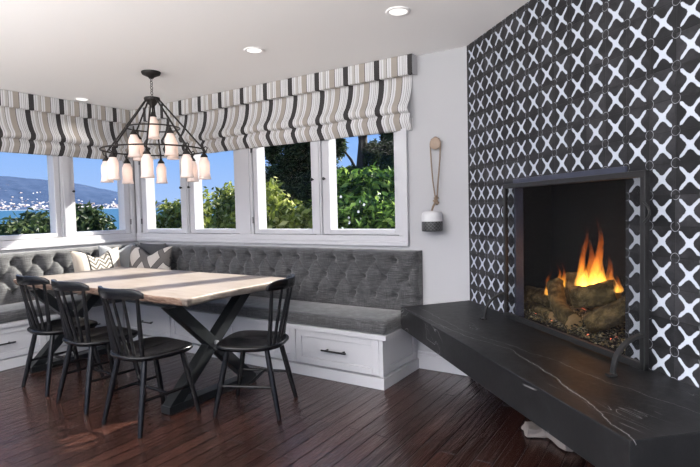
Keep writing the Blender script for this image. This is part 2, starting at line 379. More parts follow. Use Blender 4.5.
# casement windows: frame, pane, small black catch, hinges
def window(n, axis, a, b, stile_a, stile_b, z0=1.073, z1=2.02, knob=None, hinge=None, rec=.09):
    root = thing('window_%d' % n, None, None, kind='structure')
    gz = z0 + .048
    def bx(m, p0, p1, d0, d1, q0, q1):
        if axis == 'B': m.box((p0, YB+d0, q0), (p1, YB+d1, q1))
        else: m.box((XA-d0, p0, q0), (XA-d1, p1, q1))
    m = MB(); A, Bc = a+.003, b-.003
    bx(m, A, stile_a, .004, .125, z0+.004, z1); bx(m, stile_b, Bc, .004, .125, z0+.004, z1)
    bx(m, stile_a, stile_b, .004, .125, z0+.004, gz); bx(m, stile_a, stile_b, .004, .125, z1-.05, z1)
    m.build('window_sash', M['trim'], root, bevel=.004)
    g = MB(); bx(g, stile_a-.005, stile_b+.005, rec, rec+.005, gz-.005, z1-.045); g.build('window_pane', M['glass'], root)
    if knob is not None:
        k = MB(); zk = 1.572
        prof = [(.006, 0), (.006, .014), (.013, .018), (.014, .026), (.009, .031), (.001, .032)]
        if axis == 'B': k.lathe(prof, (knob, YB-.002, zk), 12, axis='y')
        else:
            k.tube([(XA+.0, knob, zk-.02), (XA+.016, knob, zk-.02), (XA+.018, knob, zk-.02), (XA+.03, knob, zk-.02)], [.006, .006, .013, .011], 12)
        k.build('window_catch', M['iron'], root)
    if hinge is not None:
        for zh in (1.21, 1.90):
            h = MB()
            if axis == 'B': h.box((hinge-.005, YB-.018, zh-.032), (hinge+.005, YB+.006, zh+.032))
            else: h.box((XA-.006, hinge-.005, zh-.032), (XA+.018, hinge+.005, zh+.032))
            h.build('hinge', M['hinge'], root, bevel=.002)
    return root
window(1, 'A', HA[0], 2.875, 1.40, 2.818, knob=None)
window(2, 'A', 2.98, HA[1], 3.028, 3.60, knob=3.005, hinge=3.668)
window(3, 'B', HB[0], -4.53, -5.212, -4.612, knob=-4.575, hinge=-5.303)
window(4, 'B', -4.47, -3.72, -4.395, -3.788, knob=-4.445)
window(5, 'B', -3.53, -2.765, -3.476, -2.819, knob=-2.792, hinge=-3.535)
window(6, 'B', -2.70, HB[1], -2.620, -1.971, knob=-2.662)

# ------------------------------------------------------------------ roman shades
def shade(axis, lo, hi):
    # profile of the cloth: distance from the wall, height
    prof = [(.138, 2.468), (.14, 2.40), (.14, 2.322), (.132, 2.318), (.085, 2.322), (.062, 2.33), (.062, 2.29), (.072, 2.23), (.088, 2.18), (.112, 2.13), (.140, 2.095), (.150, 2.072), (.146, 2.05), (.130, 2.035),
            (.105, 2.034), (.098, 2.03), (.108, 2.012), (.122, 1.99), (.118, 1.965), (.10, 1.94), (.085, 1.918), (.078, 1.905), (.06, 1.903), (.04, 1.92), (.02, 2.0)]
    prof = [(max(.006, d-.048), 1.3+(z-1.3)*1.0135) for d, z in prof]
    n = int((hi-lo)/.02)
    def P(i, j):
        hh = hi - (.043 if axis == 'B' and j > 3 else 0); p = lo + (hh-lo)*i/n; d, z = prof[j]
        wv = .006*math.sin(p*5.1)+.004*math.sin(p*13+1)
        if 4 < j < 22: z += wv*.8; d += .004*math.sin(p*9+j*.4)
        return (p, YB-d, z) if axis == 'B' else (XA+d, p, z)
    m = MB().grid(P, n+1, len(prof))
    return m, prof
m, prof = shade('B', -5.30, -1.747)
r = thing('roman_shade', 'striped roman shade over the four casements of the back window wall', 'roman shade')
o = m.build('shade_cloth', M['stripeB'], r, fix=False)
sidem = MB().add([(-1.7465, YB-d, z) for d, z in prof[:4]] + [(-1.7465, YB-.002, prof[3][1]), (-1.7465, YB-.002, prof[0][1])], [(0,1,2,3,4,5)])
sidem.build('valance_return', simple('pale_return_cloth', (.40, .40, .42), .85, var=.1, scale=60), r, fix=False)
MB().box((-5.28, YB-.085, 2.46), (-1.75, YB-.002, 2.478)).build('head_board', M['trim'], r)
m, prof = shade('A', .9, 3.655)
r = thing('roman_shade', 'striped roman shade over the left wall windows facing the bay', 'roman shade')
m.build('shade_cloth', M['stripeA'], r, fix=False)
MB().box((XA+.002, .92, 2.46), (XA+.085, 3.64, 2.478)).build('head_board', M['trim'], r)

# ------------------------------------------------------------------ recessed ceiling lights
def can(x, y, label):
    t = thing('ceiling_light', label, 'ceiling light', (x, y, ZC), group='recessed ceiling lights')
    MB().lathe([(.052, -.001), (.056, -.007), (.074, -.006), (.076, -.001)], n=32, cap=False).build('trim_ring', M['ceil'], t)
    MB().lathe([(.001, -.003), (.053, -.0031)], n=32, cap=False).build('lamp_lens', M['lampdisc'], t)
    return t
for x, y, l_ in ((-1.443, 2.839, 'recessed round ceiling light nearest the tiled fireplace wall'), (-2.654, 2.877, 'recessed round ceiling light above the right end of the table'), (-5.161, 3.014, 'recessed round ceiling light left of the chandelier by the left window wall')):
    can(x, y, l_)
    ld = bpy.data.lights.new('recessed_bulb', 'SPOT'); ld.energy = 6; ld.spot_size = math.radians(110); ld.spot_blend = .8; ld.color = (1, .93, .85); ld.shadow_soft_size = .05
    lo = bpy.data.objects.new('recessed_bulb', ld); COL.objects.link(lo); lo.location = (x, y, ZC-.012)

# ------------------------------------------------------------------ fireplace: firebox, hearth, screen, fire
def inF(o): o.location = P0; o.rotation_euler = (0, 0, RF); return o
fb = MB(); s0, s1 = .12, OP[1]+.02; D0 = .047; D1 = .62
fb.add([(s0,D0,.56),(s0,D1,.56),(s0,D1,1.55),(s0,D0,1.55)], [(0,1,2,3)]); fb.add([(s1,D0,.56),(s1,D1,.56),(s1,D1,1.55),(s1,D0,1.55)], [(3,2,1,0)])
fb.add([(s0,D1,.56),(s1,D1,.56),(s1,D1,1.55),(s0,D1,1.55)], [(0,1,2,3)]); fb.add([(s0,D0,1.55),(s1,D0,1.55),(s1,D1,1.55),(s0,D1,1.55)], [(0,1,2,3)])
fb.box((s0-.03, D0, .52), (s1+.03, D1+.03, .575))
fb.add([(s0,D0,.56),(OP[0],D0,.56),(OP[0],D0,1.55),(s0,D0,1.55)], [(0,1,2,3)])
fbo = inF(fb.build('firebox', M['firebox'], fix=False)); tag(fbo, 'black sooty recess of the fireplace holding the burning logs', 'fireplace')
ln = MB().box((OP[0]-.008, -.012, OP[2]), (OP[0]+.012, .044, OP[3])).box((OP[0]-.008, -.016, OP[3]-.004), (OP[1]+.01, .044, OP[3]+.036))
struct(inF(ln.build('trim_7', M['liner'], bevel=.003)))

h = MB(); vs = [(.0, -.003), (.085, -.579), (2.302, -.579), (2.312, -.003)]
h.add([(x, y, .43) for x, y in vs] + [(x, y, .585) for x, y in vs], [(3,2,1,0),(4,5,6,7),(0,1,5,4),(1,2,6,5),(2,3,7,6),(3,0,4,7)])
h.box((OP[0]+.001, -.004, .43), (OP[1]-.001, .046, .585))
ho = inF(h.build('hearth_slab', M['granite'], bevel=.004)); tag(ho, 'thick cantilevered black stone hearth slab with thin pale veins', 'hearth')

# pale wood blocks lying on the floor under the hearth
def lump(name, sz, seed, label, loc, rz):
    rr = random.Random(seed); me = bmesh.new(); bmesh.ops.create_cube(me, size=1)
    bmesh.ops.subdivide_edges(me, edges=me.edges, cuts=2, use_grid_fill=True)
    for v in me.verts:
        v.co = Vector((v.co.x*sz[0]*(1-.25*(v.co.z+.5)*rr.random()), v.co.y*sz[1], (v.co.z+.5)*sz[2])); v.co += Vector([rr.uniform(-.008, .008) for _ in range(2)] + [rr.uniform(0, .010)])
    for v in me.verts: v.co.z = max(0, v.co.z)
    d = bpy.data.meshes.new(name); me.to_mesh(d); me.free(); d.materials.append(M['woodblk'])
    o = bpy.data.objects.new(name, d); COL.objects.link(o); o.location = loc; o.rotation_euler = (0, 0, rz)
    b = o.modifiers.new('bevel', 'BEVEL'); b.width = .006; b.segments = 2
    return tag(o, label, 'wood block', 'pale wood blocks under the hearth')
lump('wood_block', (.14, .11, .05), 3, 'pale rough wood block on the floor under the hearth, farther from the camera', (-.675, 2.955, 0), .5)
lump('wood_block', (.19, .09, .05), 5, 'pale wood block on the floor under the hearth, nearer to the camera', (-.530, 2.90, 0), -.75)

# fire screen
fs = thing('fire_screen', 'black iron fire screen with curved feet standing before the burning logs', 'fire screen', P0, RF)
yS = -.06
fr = MB()
fr.box((.640, yS-.012, .595), (.664, yS+.012, 1.43)).box((1.770, yS-.012, .595), (1.798, yS+.012, 1.43))
fr.box((.640, yS-.013, 1.402), (1.798, yS+.013, 1.43)).box((.640, yS-.012, .595), (1.798, yS+.012, .625))
fr.build('screen_frame', M['iron'], fs, bevel=.003)
def m_meshscreen():
    t = NT('fine_wire_mesh'); a = t.n('BsdfTransparent'); b = t.n('BsdfDiffuse'); b.inputs[0].default_value = (.02, .02, .022, 1)
    x = t.n('MixShader'); x.inputs[0].default_value = .30; t.l(a.outputs[0], x.inputs[1]); t.l(b.outputs[0], x.inputs[2]); return t.done(x.outputs[0])
M['mesh'] = m_meshscreen()
MB().add([(.66, yS, .62), (1.775, yS, .62), (1.775, yS, 1.405), (.66, yS, 1.405)], [(0,1,2,3)]).build('wire_mesh', M['mesh'], fs, fix=False)
for sx_ in (.652, 1.784):
    m = MB(); pts = []
    for k in range(13):
        a = PI/2*k/12; pts.append((sx_, yS - .15*math.sin(a), .600 + .145*math.cos(a)))
    pts.append((sx_, yS-.152, .587))
    pts = [(sx_, yS-.01, .747)] + pts
    vs = []; hw = .012; th = .006
    N = len(pts)
    for i, p in enumerate(pts):
        a = Vector(pts[max(i-1,0)]); b = Vector(pts[min(i+1,N-1)]); t_ = (b-a).normalized(); nn = t_.cross(Vector((1,0,0)))
        p = Vector(p)
        vs += [p + Vector((hw,0,0)) + nn*th, p - Vector((hw,0,0)) + nn*th, p - Vector((hw,0,0)) - nn*th, p + Vector((hw,0,0)) - nn*th]
    fcs = [(i*4+k, i*4+(k+1)%4, (i+1)*4+(k+1)%4, (i+1)*4+k) for i in range(N-1) for k in range(4)] + [(3,2,1,0), tuple(N*4-4+k for k in range(4))]
    m.add(vs, fcs); m.box((sx_-.016, yS-.176, .586), (sx_+.016, yS-.14, .596))
    m.build('foot', M['iron'], fs, bevel=.002)
    d_ = -1 if sx_ < 1 else 1
    k_ = MB(); pp = [(sx_ + d_*(.010+.03*math.sin(PI*i/10)), yS-.014, 1.30 - .085*i/10) for i in range(11)]
    k_.tube(pp, .005, 8).build('pull_handle', M['iron'], fs)

# logs
def m_bark():
    t = NT('charred_oak_bark'); g = t.noise(t.coord((1,1,1)), 26, 6, .7); g2 = t.noise(t.coord((1,1,1)), 7, 3)
    col = t.ramp(t.math('ADD', t.math('MULTIPLY', g, .6), t.math('MULTIPLY', g2, .4)), [(.35, (.014, .010, .005)), (.5, (.095, .068, .028)), (.68, (.26, .185, .08))])
    return t.done(t.bsdf(col, .85, 0, t.bump(g, 1.0, .02), .2))
M['bark'] = m_bark(); M['cut'] = simple('sawn_log_end', (.34, .22, .10), .8, var=.3, scale=25)
def log(pts, r, label, seed):
    rr = random.Random(seed); P = [Vector(p) for p in pts]
    # resample along the polyline
    Q = []
    for i in range(len(P)-1):
        for k in range(6): Q.append(P[i].lerp(P[i+1], k/6))
    Q.append(P[-1])
    for _ in range(2): Q = [Q[0]] + [(Q[i-1]+Q[i]*2+Q[i+1])/4 for i in range(1, len(Q)-1)] + [Q[-1]]
    c0 = Q[len(Q)//2].copy()
    th = thing('log', label, 'log', P0 + Matrix.Rotation(RF, 3, 'Z') @ c0, RF, 'oak logs burning in the fireplace')
    n = 18; vs = []; up = Vector((0.3,0.2,1)).normalized()
    for i, p in enumerate(Q):
        t_ = (Q[min(i+1,len(Q)-1)] - Q[max(i-1,0)]).normalized(); u = (up - t_*up.dot(t_)).normalized(); v_ = t_.cross(u)
        for k in range(n):
            a = 2*PI*k/n; q = r*(1 + .10*math.sin(3*a+seed+i*.25) + .06*math.sin(7*a+i*.7) + rr.uniform(-.05, .05))
            vs.append(p - c0 + u*q*math.cos(a) + v_*q*math.sin(a))
    N = len(Q); m = MB()
    m.add(vs, [(i*n+k, i*n+(k+1)%n, (i+1)*n+(k+1)%n, (i+1)*n+k) for i in range(N-1) for k in range(n)], True)
    m.build('bark', M['bark'], th)
    for s_, idx in (('sawn_end', 0), ('sawn_end', N-1)):
        ring = vs[idx*n:(idx+1)*n]; MB().add(ring, [tuple(range(n))]).build(s_, M['cut'], th)
log([(.36, .24, .665), (.52, .28, .67), (.66, .31, .655)], .060, 'oak log lying at the left back of the fire', 1)
log([(.715, .25, .80), (.765, .215, .745), (.86, .17, .675), (1.06, .13, .63)], .047, 'bent oak log leaning down in the middle of the fire', 2)
log([(.70, .39, .84), (.735, .36, .77), (.80, .34, .655)], .052, 'upright stub of oak log behind the crossing log', 3)
log([(1.005, .17, .765), (1.07, .22, .775), (1.185, .31, .815)], .062, 'thick oak log with a round sawn end lying across the fire', 4)
log([(1.36, .25, .775), (1.29, .19, .715), (1.20, .125, .645)], .056, 'long oak log sloping down at the right of the fire', 5)
log([(1.25, .46, .66), (.85, .49, .67), (.45, .50, .68)], .065, 'thick dark oak log along the back of the fire', 6)
log([(.52, .17, .622), (.66, .17, .625), (.84, .15, .615)], .034, 'small oak log low at the left front of the fire', 8)
# ember bed: countless chips
def m_chips():
    t = NT('ember_and_bark_chips'); ge = t.n('NewGeometry'); r_ = ge.outputs['Random Per Island']
    col = t.ramp(r_, [(0, (.012, .010, .006)), (.35, (.03, .028, .012)), (.6, (.09, .075, .025)), (.8, (.17, .12, .045)), (1, (.30, .27, .18))])
    em = t.math('MULTIPLY', t.math('GREATER_THAN', r_, .985), 2.0)
    return t.done(t.bsdf(col, .5, emis=(1, .12, .03), estr=em))
M['chips'] = m_chips()
m = MB(); rr = random.Random(11)
for _ in range(3600):
    x = rr.uniform(.2, 1.60); y = rr.uniform(.06, .56); z = .578 + rr.random()*.02 + .055*max(0, min(1, (y-.05)/.15))*rr.random()
    q = rr.uniform(.006, .014); a = rr.uniform(0, PI); ux, uy = math.cos(a)*q, math.sin(a)*q; hz = rr.uniform(-.6, .6)*q
    m.add([(x-ux, y-uy, z-hz), (x-uy*.6, y+ux*.6, z), (x+ux, y+uy, z+hz), (x+uy*.6, y-ux*.6, z), (x, y, z+q*.7)], [(0,1,4),(1,2,4),(2,3,4),(3,0,4),(3,2,1,0)])
tag(inF(m.build('ember_bed', M['chips'], fix=False)), 'bed of dark chips and glowing embers under the logs', 'embers', kind='stuff')
# flames: thin luminous gas, brighter and yellower at the root
def m_flame():
    t = NT('flame_gas'); a = t.n('TexCoord'); sp = t.n('SeparateXYZ'); t.l(a.outputs['Generated'], sp.inputs[0]); z = sp.outputs[2]
    nz = t.noise(t.coord((30, 30, 9)), 1.3, 3, .6, .5)
    dens = t.math('MULTIPLY', t.math('POWER', t.math('SUBTRACT', 1.0, z, clamp=True), 1.5), t.math('MULTIPLY', t.math('SUBTRACT', nz, .36), 6.0, clamp=True))
    col = t.ramp(z, [(0, (1.0, .50, .075)), (.22, (1.0, .42, .05)), (.5, (1.0, .22, .018)), (1, (.8, .10, .006))])
    e_ = t.n('Emission'); t.l(col, e_.inputs[0]); t.l(t.math('MULTIPLY', dens, 55), e_.inputs[1])
    m_ = t.done(e_.outputs[0], True); return m_
M['flame'] = m_flame()
def flame(x, y, z, hgt, r, seed, label):
    rr = random.Random(seed); n = 14; N = 18; ph = rr.uniform(0, 6); vs = []
    for i in range(N):
        t_ = i/(N-1); q = r*(.55+.45*math.sin(PI*min(1, t_*1.9+.25)))*(1-t_)**.75 + .0015
        if t_ < .08: q *= .5 + t_*6
        ox = .030*math.sin(ph+t_*6.5)*t_*hgt*4; oy = .02*math.cos(ph*1.7+t_*5)*t_
        for k in range(n):
            a = 2*PI*k/n; vs.append((ox+q*math.cos(a)*(1+.2*math.sin(2*a+t_*7+ph)), oy+q*.7*math.sin(a), t_*hgt))
    m = MB().add(vs, [(i*n+k, i*n+(k+1)%n, (i+1)*n+(k+1)%n, (i+1)*n+k) for i in range(N-1) for k in range(n)] + [tuple(range(n))[::-1], tuple((N-1)*n+k for k in range(n))], True)
    o = m.build('flame', M['flame']); o.location = P0 + Matrix.Rotation(RF, 3, 'Z') @ Vector((x, y, z)); o.rotation_euler = (0, 0, RF)
    return tag(o, label, 'flame', 'flames of the log fire')
FL = [(.596, .28, .690, .18, .030, 'small pointed flame at the far left of the fire'), (.640, .32, .765, .16, .020, 'thin flame left of the leaning log'), (.700, .31, .765, .17, .024, 'thin flame just right of the leaning log'),
      (.885, .31, .760, .30, .036, 'thin orange flame at the left edge of the main blaze'), (.925, .29, .760, .42, .040, 'tall thin flame left in the main blaze'), (1.000, .28, .775, .33, .052, 'broad yellow flame in the left of the main blaze'), (1.045, .30, .775, .46, .046, 'tallest flame in the middle of the main blaze'),
      (1.095, .27, .790, .30, .046, 'bright yellow flame right of the tallest one'), (1.150, .29, .80, .22, .042, 'curling flame at the right of the main blaze'), (1.225, .28, .815, .11, .026, 'low flame licking the right end of the crossing log')]
for i, (x, y, z, hh, r_, lb) in enumerate(FL): flame(x, y, z, hh*1.05, r_*1.4, i+21, lb)
ld = bpy.data.lights.new('fire_glow', 'POINT'); ld.energy = 1.1; ld.color = (1, .45, .12); ld.shadow_soft_size = .10
lo = bpy.data.objects.new('fire_glow', ld); COL.objects.link(lo); lo.location = P0 + Matrix.Rotation(RF, 3, 'Z') @ Vector((.98, .22, .98))

# ------------------------------------------------------------------ built-in bench
YF, XF, XE = 3.16, -4.83, -1.777                   # front of back bench, front of left bench, right end
YL = .7                                            # where the left bench stops, out of frame
bench = thing('storage_bench', 'white panelled corner storage bench with drawers below the windows', 'bench', (XA, YB, 0))
off = Vector((-XA, -YB, 0))
def sh(mb): mb.v = [(v[0]+off.x, v[1]+off.y, v[2]) for v in mb.v]; return mb
body = MB()
body.box((XA+.004, YF+.03, 0), (XE-.03, YB-.004, .36)).box((XA+.004, YL, 0), (XF-.03, YF+.03, .36))
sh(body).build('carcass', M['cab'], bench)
ft = MB()                                          # plinth, frame and lid
ft.box((XF+.012, YF-.012, 0), (XE+.012, YF+.03, .082)).box((XE-.03, YF+.03, 0), (XE+.012, YB-.02, .082)).box((XF-.03, YL, 0), (XF+.012, YF+.03, .082))
sh(ft).build('plinth', M['cab'], bench, bevel=.002)
lid = MB().box((XF-.03, YF-.02, .36), (XE+.036, YB-.002, .398)).box((XA+.004, YL, .36), (XF+.02, YF-.02, .398)).box((XA+.004, YF-.02, .36), (XF-.03, YB-.002, .398))
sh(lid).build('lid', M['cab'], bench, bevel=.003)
for post in (MB().box((XE-.032, YF, .085), (XE, YF+.03, .36)), MB().box((XF-.03, YF, .085), (XF+.012, YF+.03, .36))):
    sh(post).build('corner_post', M['cab'], bench)
def shaker(m, u0, u1, z0, z1, P, fw=.055, fh=.05):  # frame with a recessed field; P(u, depth, z)
    def bx(a, b, d0, d1, c, d):
        p = P(a, d0, c); q = P(b, d1, d); m.box(p, q)
    bx(u0, u0+fw, 0, .022, z0, z1); bx(u1-fw, u1, 0, .022, z0, z1); bx(u0+fw, u1-fw, 0, .022, z1-fh, z1); bx(u0+fw, u1-fw, 0, .022, z0, z0+fh)
    bx(u0+fw-.002, u1-fw+.002, .012, .022, z0+fh-.002, z1-fh+.002)
def drawer(axis, u0, u1):
    m = MB(); g = .003
    P = (lambda u, d, z: (u+off.x, YF+d+off.y, z)) if axis == 'B' else (lambda u, d, z: (XF-d+off.x, u+off.y, z))
    shaker(m, u0+g, u1-g, .094, .356, P)
    dr = m.build('drawer', M['cab'], bench, bevel=.0025)
    c = (u0+u1)/2; zc = .226; hnd = MB()
    hnd.bar(P(c-.112, -.030, zc), P(c+.112, -.030, zc), .012, .012)
    for q in (-.075, .075): hnd.bar(P(c+q, .013, zc), P(c+q, -.030, zc), .011, .011)
    o = hnd.build('handle', M['iron'], dr, bevel=.002); o['label'] = 'black bar handle'
for a, b in ((-2.572, -1.809), (-3.337, -2.572), (-4.102, -3.337), (-4.818, -4.102)): drawer('B', a, b)
for a, b in ((2.385, 3.150), (1.62, 2.385), (.855, 1.62)): drawer('A', a, b)
pe = MB(); shaker(pe, YF+.032, YB-.03, .094, .356, lambda u, d, z: (XE-d+off.x, u+off.y, z), .06, .05)
pe.build('end_panel', M['cab'], bench, bevel=.0025)

# seat cushions
def cushion(x0, x1, y0, y1, z0, z1, r=.035, crown=.012, nx=60, ny=24):
    cx, cy = (x0+x1)/2, (y0+y1)/2; hx, hy = (x1-x0)/2, (y1-y0)/2; n = 5
    def rp(f):  # rounded offsets list: parameter 0..1 maps bottom edge -> top
        return f
    m = MB(); rings = []
    seq = [(r*(1-math.sin(a*PI/2/n))*0 + r - r*math.sin(a*PI/2/n), z0 + r - r*math.cos(a*PI/2/n)) for a in range(n+1)] + [(r - r*math.cos(a*PI/2/n), z1 - r + r*math.sin(a*PI/2/n)) for a in range(n+1)]
    def outline(ins):
        pts = []; X, Y = hx-ins, hy-ins; rc = max(.004, .03-ins)
        for qx, qy, a0 in ((1,1,0),(-1,1,PI/2),(-1,-1,PI),(1,-1,3*PI/2)):
            for k in range(5):
                a = a0 + PI/2*k/4; pts.append((cx + qx*(X-rc) + rc*math.cos(a), cy + qy*(Y-rc) + rc*math.sin(a)))
        return pts
    vs = []
    for ins, z in seq:
        for x, y in outline(ins): vs.append((x, y, z))
    k = 20; N = len(seq)
    m.add(vs, [(i*k+j, i*k+(j+1)%k, (i+1)*k+(j+1)%k, (i+1)*k+j) for i in range(N-1) for j in range(k)], True)
    m.add(vs[:k], [tuple(range(k))[::-1]])
    # crowned top in concentric rings
    top = [(x, y, z1) for x, y in outline(r)]; prev = top
    for q in range(1, 9):
        f = 1 - q/9
        ring = [(cx+(x-cx)*(1-(1-f)*min(1, hy/hx)) if hx > hy else cx+(x-cx)*f, cy+(y-cy)*f if hx > hy else cy+(y-cy)*(1-(1-f)*min(1, hx/hy)), z1 + crown*(1-f*f)) for x, y, _ in top]
        m.add(prev+ring, [(j, (j+1)%k, k+(j+1)%k, k+j) for j in range(k)], True); prev = ring
    m.add(prev, [tuple(range(k))], True)
    return m
tag(cushion(XF+.035, -1.742, YF-.025, YB-.165, .399, .497).build('seat_cushion', M['fabric'], weld=True), 'long charcoal seat cushion on the bench under the back windows', 'seat cushion', 'charcoal bench seat cushions')
tag(cushion(XA+.165, XF+.030, YL, YB-.165, .399, .497).build('seat_cushion', M['fabric'], weld=True), 'charcoal seat cushion on the bench along the left window wall', 'seat cushion', 'charcoal bench seat cushions')

# tufted backrests
btn_me = MB().lathe([(.0005, .010), (.006, .0095), (.0105, .006), (.012, 0)], n=12, cap=False).mesh('button'); btn_me.materials.append(M['fabric'])
def backrest(axis, u0, u1, ubtn, label, rows=(.88, .74, .598)):
    zt, zb = .956, .405; T0 = .115; pz = .143; px = .199
    root = thing('upholstered_backrest', label, 'backrest', (XA, YB, 0), group='tufted charcoal backrests')
    nu = int((u1-u0)/.0135); nv = 44
    def height(u, z):
        a = (u-ubtn)/(px/2); b = (rows[0]-z)/pz
        top = max(0, -b); bot = max(0, b-2); bc = min(2, max(0, b))
        s_ = (a+bc)/2; t_ = (a-bc)/2
        fs_ = abs(math.sin(PI*s_)); ft_ = abs(math.sin(PI*t_))
        q = (fs_*ft_)**.40
        # distance to the nearest button
        best = 9
        for k, zr in enumerate(rows):
            sh_ = px/2 if k == 1 else 0
            uu = (u-ubtn-sh_)/px; du = (uu-round(uu))*px; best = min(best, math.hypot(du, z-zr))
        dim = .046*math.exp(-(best/.023)**2)
        if top > 0: q = q + (1-q)*min(1, top*1.7)
        if bot > 0: q = q + (1-q)*min(1, bot*1.2)
        puff = .040*q
        ed = min(u-u0, u1-u, zt-z); 
        if ed < .035: puff -= (.5*(.035-ed)**2/.035)*2.2
        return max(.004, T0 + puff - dim - .03)
    def Pt(u, d, z): return (u-XA, -d, z) if axis == 'B' else (d, u-YB, z)
    m = MB()
    m.grid(lambda i, j: Pt(u0+(u1-u0)*i/nu, height(u0+(u1-u0)*i/nu, zb+(zt-zb)*j/(nv-1)), zb+(zt-zb)*j/(nv-1)), nu+1, nv)
    # sides and top back to the wall
    for i_ in (0, nu):
        u = u0+(u1-u0)*i_/nu
        m.grid(lambda i, j: Pt(u, height(u, zb+(zt-zb)*j/(nv-1)) if i else .004, zb+(zt-zb)*j/(nv-1)), 2, nv, smooth=False)
    m.grid(lambda i, j: Pt(u0+(u1-u0)*i/nu, height(u0+(u1-u0)*i/nu, zt) if j else .004, zt), nu+1, 2, smooth=False)
    m.grid(lambda i, j: Pt(u0+(u1-u0)*i/nu, .004 if j else .004+.08, zb), nu+1, 2, smooth=False)
    m.build('tufted_pad', M['fabric'], root, weld=True)
    for k, zr in enumerate(rows):
        c = ubtn + (px/2 if k == 1 else 0); c -= math.floor((c-u0-.05)/px)*px
        while c < u1-.03:
            if axis == 'B' or c > 1.6:
                o = bpy.data.objects.new('button', btn_me); COL.objects.link(o); o.parent = root
                d = height(c, zr) + .001; o.location = Pt(c, d, zr)
                o.rotation_euler = (PI/2, 0, 0) if axis == 'B' else (0, PI/2, 0)
            c += px
    return root
backrest('B', -5.262, -1.728, -1.931, 'long dark diamond tufted backrest under the back windows', rows=(.875, .732, .589))
backrest('A', YL, YB-.006, 2.345, 'sunlit diamond tufted backrest along the left window wall', rows=(.868, .725, .582))

# pillows
def m_pillow1():
    t = NT('chevron_pillow_cloth'); co = t.coord(); sp = t.n('SeparateXYZ'); t.l(co, sp.inputs[0]); x, z = sp.outputs[0], sp.outputs[2]
    ax = t.math('ABSOLUTE', x)
    zig = t.math('PINGPONG', t.math('ADD', x, 1.0), .055)
    st = t.math('FRACT', t.math('DIVIDE', t.math('ADD', t.math('ADD', z, 1.0), zig), .048))
    ch = t.mix(t.math('GREATER_THAN', st, .5), (.40, .37, .335), (.10, .09, .08))
    band = t.math('LESS_THAN', t.math('ABSOLUTE', t.math('SUBTRACT', ax, .125)), .009)
    sidecol = t.mix(t.math('GREATER_THAN', ax, .19), (.44, .41, .375), (.36, .315, .27))
    col = t.mix(t.math('LESS_THAN', ax, .118), sidecol, ch); col = t.mix(band, col, (.03, .028, .028))
    wv = t.noise(co, 300, 2); return t.done(t.bsdf(col, .85, 0, t.bump(wv, .2, .002), .15))
def m_pillow2():
    t = NT('diamond_lattice_pillow_cloth'); co = t.coord(); sp = t.n('SeparateXYZ'); t.l(co, sp.inputs[0]); x, z = sp.outputs[0], sp.outputs[2]
    a = t.math('PINGPONG', t.math('ADD', t.math('ADD', x, z), 2.03), .165); b = t.math('PINGPONG', t.math('ADD', t.math('SUBTRACT', x, z), 2.03), .165)
    d = t.math('MINIMUM', a, b)
    band = t.math('LESS_THAN', d, .046); edge = t.math('LESS_THAN', t.math('ABSOLUTE', t.math('SUBTRACT', d, .046)), .005)
    col = t.mix(band, (.44, .40, .37), (.115, .105, .10)); col = t.mix(edge, col, (.05, .045, .045))
    wv = t.noise(co, 300, 2); return t.done(t.bsdf(col, .85, 0, t.bump(wv, .2, .002), .15))
M['pil1'] = m_pillow1(); M['pil2'] = m_pillow2(); M['pil3'] = simple('pale_grey_linen', (.27, .28, .29), .85, var=.1, scale=90, bump=.1); M['pil4'] = simple('dark_grey_linen', (.045, .045, .048), .85, var=.2, scale=90, bump=.1)
def pillow(mat, wd, ht, th, dip, label, loc, rz, lean, group='throw pillows on the corner bench'):
    n = 29; vs = []; fs = []
    def pos(i, j, side):
        u = -1+2*i/(n-1); v = -1+2*j/(n-1)
        e_ = max(0, (1-u**2))**.5 * max(0, (1-v**2))**.5
        x = u*wd/2*(1-.07*(1-v*v)*abs(u)**2); z = v*ht/2*(1-.07*(1-u*u)*abs(v)**2)
        z -= dip*max(0, v+.2)**1.3/1.2*math.exp(-(u/.45)**2)
        return (x, side*th/2*e_**.75*(1-.35*dip/.1*max(0, v)*math.exp(-(u/.4)**2)), z+ht/2)
    m = MB()
    m.grid(lambda i, j: pos(i, j, -1), n, n); m.grid(lambda i, j: pos(i, j, 1), n, n)
    o = m.build('throw_pillow', mat, weld=True); o.location = loc; o.rotation_euler = (lean, 0, rz)
    return tag(o, label, 'pillow', group)
pillow(M['pil1'], .55, .45, .14, .075, 'cream throw pillow with dark stripes and a grey zigzag centre', (-5.035, 3.06, .505), PI/2+.06, -.20)
pillow(M['pil2'], .70, .455, .15, .085, 'cream throw pillow with large grey diamond lattice at the back bench', (-4.80, 3.43, .505), .0, -.15)
pillow(M['pil3'], .42, .47, .11, .05, 'plain pale grey throw pillow in the bench corner behind the patterned ones', (-5.185, 3.36, .505), PI/2-.12, -.06)
pillow(M['pil4'], .44, .47, .10, .0, 'plain dark grey throw pillow peeking above the diamond lattice one', (-4.90, 3.575, .505), .02, -.03)

